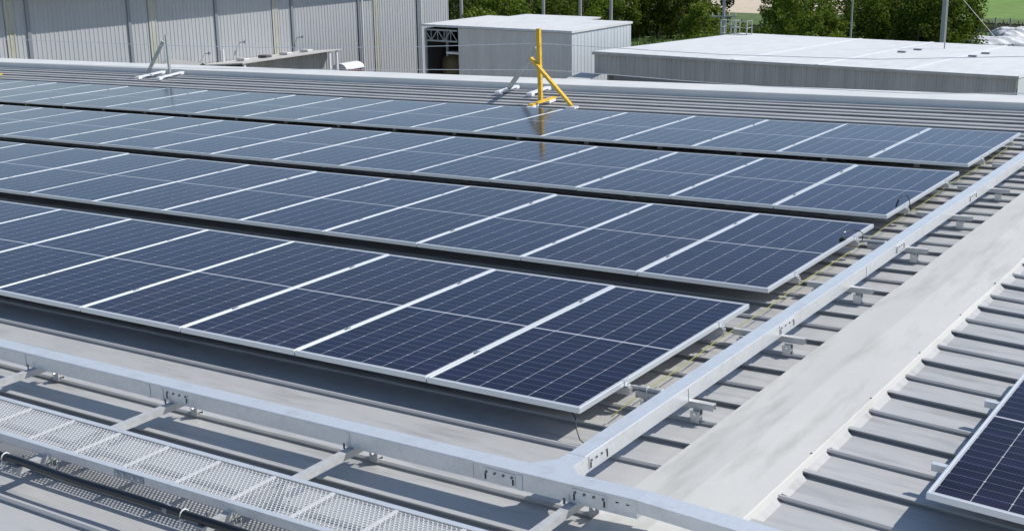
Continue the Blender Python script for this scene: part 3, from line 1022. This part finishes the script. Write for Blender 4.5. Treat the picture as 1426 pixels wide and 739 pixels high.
for z in (7.45, 6.95):
    m.bar((-8.1, 0.0, z), (-6.2, 0.0, z), 0.07, 0.07)
for q in range(5):
    xa = -8.1 + q * 0.38
    m.bar((xa, 0, 6.95 if q % 2 else 7.45), (xa + 0.38, 0, 7.45 if q % 2 else 6.95), 0.035, 0.035)
    m.bar((xa, 0, 6.95), (xa, 0, 7.45), 0.03, 0.03)
m.build('truss', M['post'], bs_)
m = MB()
m.box((-8.1, -0.05, 0), (-8.0, 0.05, 7.4))
m.box((-7.55, 0.9, 0), (-7.45, 1.0, 7.4))
m.bar((-6.35, -0.3, 5.2), (-6.9, -0.3, 4.6), 0.04, 0.04)
m.build('post', M['wall'], bs_)
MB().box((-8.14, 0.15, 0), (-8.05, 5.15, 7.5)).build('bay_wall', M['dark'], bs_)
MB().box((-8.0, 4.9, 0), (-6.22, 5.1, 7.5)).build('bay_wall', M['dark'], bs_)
MB().box((-7.6, 2.6, 6.62), (-6.3, 2.7, 7.3)).build('bay_sheet', M['wall_grey'], bs_)
MB().box((-7.25, 0.5, 6.30), (-6.25, 1.0, 6.40)).build('shelf', M['white'], bs_)
tk = thing('storage_tank', 'ochre brown domed tank standing in the open bay of the grey shed', 'tank', Matrix.Translation((-33.15, 43.4, ZG)))
m = MB()
pth = [(0, 0, 0), (0, 0, 5.85), (0, 0, 6.05), (0, 0, 6.2), (0, 0, 6.25)]
m.tube(pth, [0.68, 0.68, 0.62, 0.45, 0.15], 24)
m.build('shell', M['tank'], tk, True)
MB().tube([(0, 0, 6.22), (0, 0, 6.32)], 0.12, 10).build('cap', M['dark'], tk)
# second shed behind
b2 = thing('rear_shed', 'low white roofed shed joined behind the grey box shed', 'shed', Matrix.Translation((-30.0, 47.45, ZG)))
m = MB()
ribbed_wall(m, 0.0, 0.0, 4.0, 0, 7.36, 0.3, 0.03, 'x', 1)
m.build('side_wall', M['wall_pale'], b2)
MB().box((-4.4, 3.9, 0), (-0.04, 4.0, 7.3)).build('rear_wall', M['wall_pale'], b2)
MB().box((-4.4, 0.0, 0), (-0.04, 0.1, 7.3)).build('front_wall', M['wall_pale'], b2)
MB().prism([(0.08, -0.06), (0.08, 4.1), (-4.5, 4.1), (-4.5, -0.06)], 7.38, 7.45).build('roof', M['roof_white'], b2)
for xa in (-1.2, -0.3):
    MB().box((xa - 0.45, 0.25, 7.452), (xa, 0.45, 7.50)).build('ridge_block', M['blue_grey'], b2)

# wide white-roofed hall on the right
hl = thing('white_roofed_hall', 'wide low hall with a bright white roof and grey ribbed fascia at the right', 'building', Matrix.Translation((-23.47, 40, ZG)))
HX, HY = 16.8, 14.6
m = MB()
m.poly([(-0.05, -0.08, 7.09), (HX + 0.05, -0.08, 7.03), (HX + 0.05, HY, 6.55), (-0.05, HY, 6.61), (-0.05, -0.08, 7.13), (HX + 0.05, -0.08, 7.07), (HX + 0.05, HY, 6.59), (-0.05, HY, 6.65)],
       [(0, 3, 2, 1), (4, 5, 6, 7), (0, 1, 5, 4), (1, 2, 6, 5), (2, 3, 7, 6), (3, 0, 4, 7)])
pr = []
for i in range(28):
    xa = -0.04 + i * 0.6
    pr += [(xa, 0.003), (xa + 0.52, 0.003), (xa + 0.55, 0.008), (xa + 0.57, 0.008)]
n = len(pr)
m.poly([(q[0], -0.075, 7.13 - 0.06 * q[0] / HX + q[1]) for q in pr] + [(q[0], HY, 6.65 - 0.06 * q[0] / HX + q[1]) for q in pr], [(i, i + 1, n + i + 1, n + i) for i in range(n - 1)])
m.build('roof', M['roof_white'], hl)
MB().box((-0.05, HY + 0.002, 6.40), (HX + 0.05, HY + 0.14, 6.60)).build('gutter', M['blue_grey'], hl)
MB().box((-0.06, -0.115, 7.00), (HX + 0.06, -0.082, 7.11)).build('eave_trim', M['fascia'], hl)
m = MB()
ribbed_wall(m, 0.0, 0.0, HX, 6.2, 7.05, 0.21, 0.03, 'y', -1)
m.build('fascia', M['fascia'], hl)
m = MB()
ribbed_wall(m, HX, 0.02, HY, 0.0, 6.54, 0.3, 0.02, 'x', 1)
m.poly([(HX + 0.025, 0.02, 6.2), (HX + 0.025, HY, 6.2), (HX + 0.025, HY, 6.55), (HX + 0.025, 0.02, 7.02)], [(0, 1, 2, 3)])
m.build('side_wall', M['wall_pale'], hl)
m = MB()
m.box((0.4, 0.9, 0), (HX - 0.05, 1.0, 6.55))
m.box((0.0, 1.05, 0), (0.1, HY - 0.1, 6.5))
m.box((0.0, 0.05, 6.2), (HX - 0.02, 0.85, 6.24))
m.build('wall', M['blue_grey'], hl)  # coloured dark to paint in the shade of the recess under the fascia
m = MB()
m.poly([(0.3, 0.0, 6.18), (0.3, -2.6, 5.85), (-0.75, -2.6, 5.85), (-0.75, 0.0, 6.18), (0.3, 0.0, 6.21), (0.3, -2.6, 5.88), (-0.75, -2.6, 5.88), (-0.75, 0.0, 6.21)],
       [(0, 1, 2, 3), (7, 6, 5, 4), (0, 4, 5, 1), (1, 5, 6, 2), (2, 6, 7, 3), (3, 7, 4, 0)])
m.build('door_canopy', M['cap'], hl)


def roof_z(yv):
    return 7.13 - (yv + 0.08) / (HY + 0.08) * 0.48


for xa in (6.2, 9.6, 12.9):
    dz = -0.06 * xa / HX + 0.014
    MB().bar((xa, 0.0, roof_z(0) + dz), (xa, HY - 0.02, roof_z(HY) + dz), 0.16, 0.016).build('lap_strip', M['white'], hl)
for xa, yv in ((10.35, 7.7), (10.5, 9.4), (13.3, 7.5), (13.35, 9.3)):
    z = roof_z(yv) - 0.06 * xa / HX
    MB().box((xa - 0.16, yv - 0.09, z - 0.01), (xa + 0.16, yv + 0.09, z + 0.07)).build('roof_vent', M['blue_grey'], hl)
# ladder cage on its rear edge
lc = MB()
bx0, by0, bz0 = -0.5, 13.2, 6.62
for dx in (0, 0.55, 0.75, 1.4):
    lc.bar((bx0 + dx, by0, bz0 - 0.3), (bx0 + dx, by0, bz0 + 0.78), 0.05, 0.05, (0, 1, 0))
    lc.bar((bx0 + dx, by0 + 0.6, bz0 - 0.3), (bx0 + dx, by0 + 0.6, bz0 + 0.78), 0.04, 0.04, (0, 1, 0))
for z in (0.75, 0.42, 0.1):
    lc.bar((bx0, by0, bz0 + z), (bx0 + 1.4, by0, bz0 + z), 0.03, 0.03)
    for dx in (0, 0.55, 0.75, 1.4):
        lc.bar((bx0 + dx, by0 - 0.02, bz0 + z), (bx0 + dx, by0 + 0.62, bz0 + z), 0.028, 0.028)
lc.build('ladder_cage', M['post'], hl)
lr = thing('lightning_rod', 'thin lightning rod with a guy wire standing on the white hall roof', 'rod', Matrix.Translation((-12.3, 51.0, -3.38)))
MB().tube([(0, 0, -0.05), (0, 0, 5.5)], [0.028, 0.018], 6).build('mast', M['pole'], lr)
MB().box((-0.10, -0.10, -0.04), (0.10, 0.10, 0.06)).build('base_block', M['blue_grey'], lr)
MB().tube([(0, 0, 2.9), (1.75, 3.0, 0.0)], 0.008, 5).build('guy_wire', M['wire'], lr)


# ------------------------------------------------------------------ poles
def pole(x, y_, label, top=13.0, arms=(), r=0.14, lamp=None):
    o = thing('utility_pole' if not lamp else 'street_lamp', label, 'pole' if not lamp else 'street lamp', Matrix.Translation((x, y_, ZG)))
    MB().tube([(0, 0, 0), (0, 0, top)], [r * 1.15, r * 0.8], 8).build('shaft', M['pole'], o)
    for z, w in arms:
        m_ = MB().bar((-w * 0.75, -w * 0.4, z), (w * 0.75, w * 0.4, z), 0.10, 0.12)
        m_.build('crossarm', M['pole'], o)
        for q in (-0.68, -0.3, 0.3, 0.68):
            MB().tube([(w * q, w * q * 0.53, z + 0.06), (w * q, w * q * 0.53, z + 0.3)], 0.05, 6).build('insulator', M['lamp'], o)
    if lamp:
        MB().tube([(0, 0, lamp), (0.5, 0.25, lamp + 0.15), (1.6, 0.8, lamp + 0.2)], 0.06, 6).build('arm', M['pole'], o)
        MB().bevbox((1.5, 0.55, lamp + 0.12), (2.3, 1.05, lamp + 0.28), 0.04).build('lamp_head', M['lamp'], o)
    return o


pole(-62.6, 83.9, 'plain grey pole just right of the warehouse corner')
pole(-56.8, 87.9, 'plain grey pole behind the middle of the rear shed roof')
pole(-54.2, 89.7, 'plain grey pole behind the right end of the rear shed roof')
pole(-51.9, 91.0, 'grey pole with one crossarm right of the box shed', arms=((7.1, 0.9),))
pole(-39.5, 87.0, 'grey pole with two crossarms behind the ladder cage', arms=((5.85, 1.0), (4.55, 1.15)), r=0.13)
pole(-31.2, 92.5, 'thin white street lamp behind the white hall roof', top=6.1, r=0.085, lamp=6.0)
pole(-22.3, 86.1, 'thick grey pole beside the lightning rod', r=0.19)


# ------------------------------------------------------------------ vegetation
def leaf_mesh(name, clumps, per, size, rng, mat_):
    V = []
    F = []
    for (c, cr, dens) in clumps:
        for _ in range(int(per * dens)):
            # points through the clump volume, thicker outside
            d = Vector((rng.gauss(0, 1), rng.gauss(0, 1), rng.gauss(0, 1))).normalized()
            p = Vector(c) + d * cr * (rng.random() ** 0.45) * Vector((1, 1, 0.8)).x
            a = Vector((rng.uniform(-1, 1), rng.uniform(-1, 1), rng.uniform(-0.7, 0.7))).normalized()
            b = a.cross(Vector((rng.uniform(-1, 1), rng.uniform(-1, 1), rng.uniform(-1, 1)))).normalized()
            s = size * rng.uniform(0.6, 1.35)
            n = len(V)
            V += [tuple(p - a * s * 0.5), tuple(p + b * s * 0.28), tuple(p + a * s * 0.5), tuple(p - b * s * 0.28)]
            F.append((n, n + 1, n + 2, n + 3))
    me = bpy.data.meshes.new(name)
    me.from_pydata(V, [], F)
    me.materials.append(mat_)
    o = bpy.data.objects.new(name, me)
    COL.objects.link(o)
    return o


def make_tree(seed, h, rad, mat_, per=150, size=0.26, low=0.02, nc=44):
    rng = random.Random(seed)
    t_ = thing('leafy_tree', 'x', 'tree')
    m_ = MB()
    lean = Vector((rng.uniform(-0.4, 0.4), rng.uniform(-0.4, 0.4), 0))
    m_.tube([(0, 0, -0.2), tuple(lean * 0.3 + Vector((0, 0, h * 0.3))), tuple(lean + Vector((0, 0, h * 0.85)))], [0.16, 0.11, 0.03], 7)
    clumps = []
    for i in range(nc):
        f = (i + rng.random()) / nc
        zz = h * (low + (0.95 - low) * f)
        prof_r = math.sqrt(max(0.02, 1 - (2 * min(1, f * 0.86 + 0.10) - 0.9) ** 2))
        rr = rad * prof_r * rng.uniform(0.45, 1.0)
        an = i * 2.399 + rng.uniform(-0.5, 0.5)
        c = Vector((rr * math.cos(an), rr * math.sin(an), zz)) + lean * f
        clumps.append((c, rad * rng.uniform(0.20, 0.36), rng.uniform(0.6, 1.3)))
        if i % 4 == 0 and zz > 1.0:
            z0 = max(0.5, zz - rr * 0.7)
            m_.tube([tuple(lean * (z0 / h) + Vector((0, 0, z0))), tuple(c)], [0.05, 0.02], 5)
    m_.build('trunk', M['bark'], t_)
    cr = leaf_mesh('crown', clumps, per, size, rng, mat_)
    cr.parent = t_
    return t_


protos = [make_tree(11, 5.6, 2.7, M['leaf']), make_tree(12, 7.5, 2.5, M['leaf']), make_tree(13, 11, 3.0, M['leaf'], per=210, nc=52), make_tree(14, 4.4, 2.3, M['leaf_pale'])]
tused = set()


def cam_ground(u, dist):
    """point on the ground at image column u and horizontal distance dist (used once, to lay out the tree line)"""
    az = -math.atan2(0.5604, 0.8281) + math.atan((u - 713) / 1781 * 0.965)
    return 3.66 + dist * math.sin(az), -6.06 + dist * math.cos(az)


TREES = []
rt = random.Random(21)
# front line
FR = [(640, 118, 1), (668, 110, 3), (700, 116, 0), (738, 120, 1), (775, 116, 0), (812, 122, 1), (848, 130, 0), (884, 134, 1), (918, 136, 0), (950, 132, 1), (980, 126, 3), (1102, 124, 0), (1128, 118, 1),
      (1156, 114, 3), (1210, 124, 1), (1226, 116, 0), (1258, 118, 1), (1290, 112, 0), (1322, 114, 1), (1340, 116, 0)]
for i, (u, d, p) in enumerate(FR):
    lab = '%s, a %s tree, from the left in the front tree line' % (ORD[i + 1], ['rounded dark green', 'taller dark green', 'tall dark green', 'pale yellowish green'][p])
    TREES.append((u, d, p, lab, 'trees in the front line beyond the sheds', rt.uniform(0.9, 1.12)))
BK = [(628, 134, 2), (664, 150, 2), (716, 140, 2), (756, 144, 2), (796, 140, 2), (836, 146, 2), (872, 144, 2), (908, 148, 2), (942, 144, 2), (976, 140, 2), (1096, 146, 2), (1136, 142, 2), (1214, 144, 2), (1250, 140, 2), (1286, 138, 2), (1322, 136, 2)]
for i, (u, d, p) in enumerate(BK):
    lab = '%s tall dark tree from the left in the rear tree line' % ORD[i + 1]
    TREES.append((u, d, p, lab, 'trees in the rear line beyond the sheds', rt.uniform(0.95, 1.2)))
for (u, d, p, lab, grp, s) in TREES:
    pr_ = protos[p]
    o = pr_ if pr_.name not in tused else copy_tree(pr_)
    tused.add(o.name)
    x, y_ = cam_ground(u, d)
    o.matrix_world = Matrix.Translation((x, y_, ZG)) @ Matrix.Rotation(rt.uniform(0, 6.28), 4, 'Z') @ Matrix.Scale(s, 4)
    tag(o, lab, None, grp)
# shrubs
rsh = random.Random(5)
cl = [(Vector((rsh.uniform(-1.2, 1.2), rsh.uniform(-1.2, 1.2), rsh.uniform(0.3, 1.7))), rsh.uniform(0.4, 0.75), 1.0) for _ in range(16)]
sh0 = leaf_mesh('shrub', cl, 150, 0.20, rsh, M['leaf_pale'])
SH = [(932, 106, 0.8), (962, 110, 1.0), (985, 112, 1.1), (1003, 112, 1.2), (1022, 118, 1.3), (1040, 112, 1.3), (1062, 116, 1.2), (1085, 110, 1.1), (1130, 108, 1.0), (1160, 112, 1.3), (1185, 110, 1.2), (1225, 106, 0.9), (1270, 104, 0.9), (1345, 104, 1.0), (1372, 106, 0.8), (1424, 108, 0.8)]
for i, (u, d, s) in enumerate(SH):
    o = sh0 if i == 0 else sh0.copy()
    if i:
        COL.objects.link(o)
    x, y_ = cam_ground(u, d)
    o.matrix_world = Matrix.Translation((x, y_, ZG)) @ Matrix.Rotation(rt.uniform(0, 6.28), 4, 'Z') @ Matrix.Scale(s, 4)
    tag(o, '%s low bright green shrub from the left beyond the hall roof' % ORD[i + 1], 'shrub', 'shrubs in front of the tree line')
# tall grass as one mass
gm = MB()
rg_ = random.Random(9)
for _ in range(2600):
    u = rg_.choice((rg_.uniform(862, 990), rg_.uniform(862, 990), rg_.uniform(1000, 1365)))
    x, y_ = cam_ground(u, rg_.uniform(98, 122))
    hh = rg_.uniform(0.5, 1.5)
    a = rg_.uniform(0, 3.14)
    w = 0.10
    dx2, dy2 = math.cos(a) * w, math.sin(a) * w
    gm.poly([(x - dx2, y_ - dy2, ZG), (x + dx2, y_ + dy2, ZG), (x + rg_.uniform(-0.3, 0.3), y_ + rg_.uniform(-0.3, 0.3), ZG + hh)], [(0, 1, 2)])
tag(gm.build('tall_grass', M['field']), 'tall green grass growing in front of the tree line', 'grass', None, 'stuff')

# fence, tarpaulin heap and rubble at the far right
x0, y0 = cam_ground(1362, 143)
x1, y1 = cam_ground(1480, 140)
fn = thing('wooden_fence', 'brown upright stake fence below the bright green field at the far right', 'fence', Matrix.Translation((x0, y0, ZG)))
dv = Vector((x1 - x0, y1 - y0, 0))
m = MB()
nst = 60
for i in range(nst):
    p = dv * (i / nst)
    hh = 1.0 + 0.16 * math.sin(i * 2.3) + 0.1 * math.sin(i * 5.1)
    m.box((p.x - 0.05, p.y - 0.04, 0), (p.x + 0.05, p.y + 0.04, hh))
m.build('stakes', M['fence'], fn)
m = MB()
for z in (0.4, 0.85):
    m.bar((0, -0.08, z), (dv.x, dv.y - 0.08, z), 0.05, 0.1)
m.build('fence_rail', M['fence'], fn)
for i in range(5):
    p = dv * (0.15 + i * 0.18)
    MB().box((p.x - 0.08, p.y - 0.25, 0), (p.x + 0.08, p.y - 0.12, 1.5)).build('post', M['pole'], fn)


def heap(x, y_, sx, sy, hz, m_, name, label, cat, seed, n=26):
    rng = random.Random(seed)
    V = []
    F = []
    for j in range(n + 1):
        for i in range(n + 1):
            a = (i / n - 0.5) * 2
            b = (j / n - 0.5) * 2
            q = max(0.0, 1 - max(abs(a) ** 3, abs(b) ** 3))
            z = hz * q ** 0.35 * (0.85 + 0.14 * math.sin(a * 5 + seed) * math.cos(b * 4 + seed) + 0.07 * math.sin(a * 13 + b * 9)) + rng.uniform(-0.06, 0.06) * q * hz
            V.append((a * sx, b * sy, z))
    for j in range(n):
        for i in range(n):
            k = j * (n + 1) + i
            F.append((k, k + 1, k + n + 2, k + n + 1))
    o = MB()
    o.v, o.f = V, F
    o = o.build(name, m_, None, True)
    o.matrix_world = Matrix.Translation((x, y_, ZG)) @ Matrix.Rotation(0.55, 4, 'Z')
    return tag(o, label, cat)


x, y_ = cam_ground(1412, 127)
heap(x, y_, 3.2, 2.2, 1.05, M['tarp'], 'covered_stack', 'long low stack under a white tarpaulin at the far right', 'stack', 2, 40)
x, y_ = cam_ground(1432, 134)
heap(x, y_, 2.2, 2.0, 1.25, M['tarp'], 'covered_stack', 'second white covered stack behind the long one at the right edge', 'stack', 4, 40)
x, y_ = cam_ground(1402, 117)
heap(x, y_, 1.0, 0.9, 0.85, M['rock'], 'rubble_pile', 'dark rubble pile in front of the white tarpaulin stack, left one', 'pile', 6, 30)
x, y_ = cam_ground(1421, 118)
heap(x, y_, 0.9, 0.9, 1.15, M['rock'], 'rubble_pile', 'dark rubble pile at the right edge by the white tarpaulin', 'pile', 8, 30)
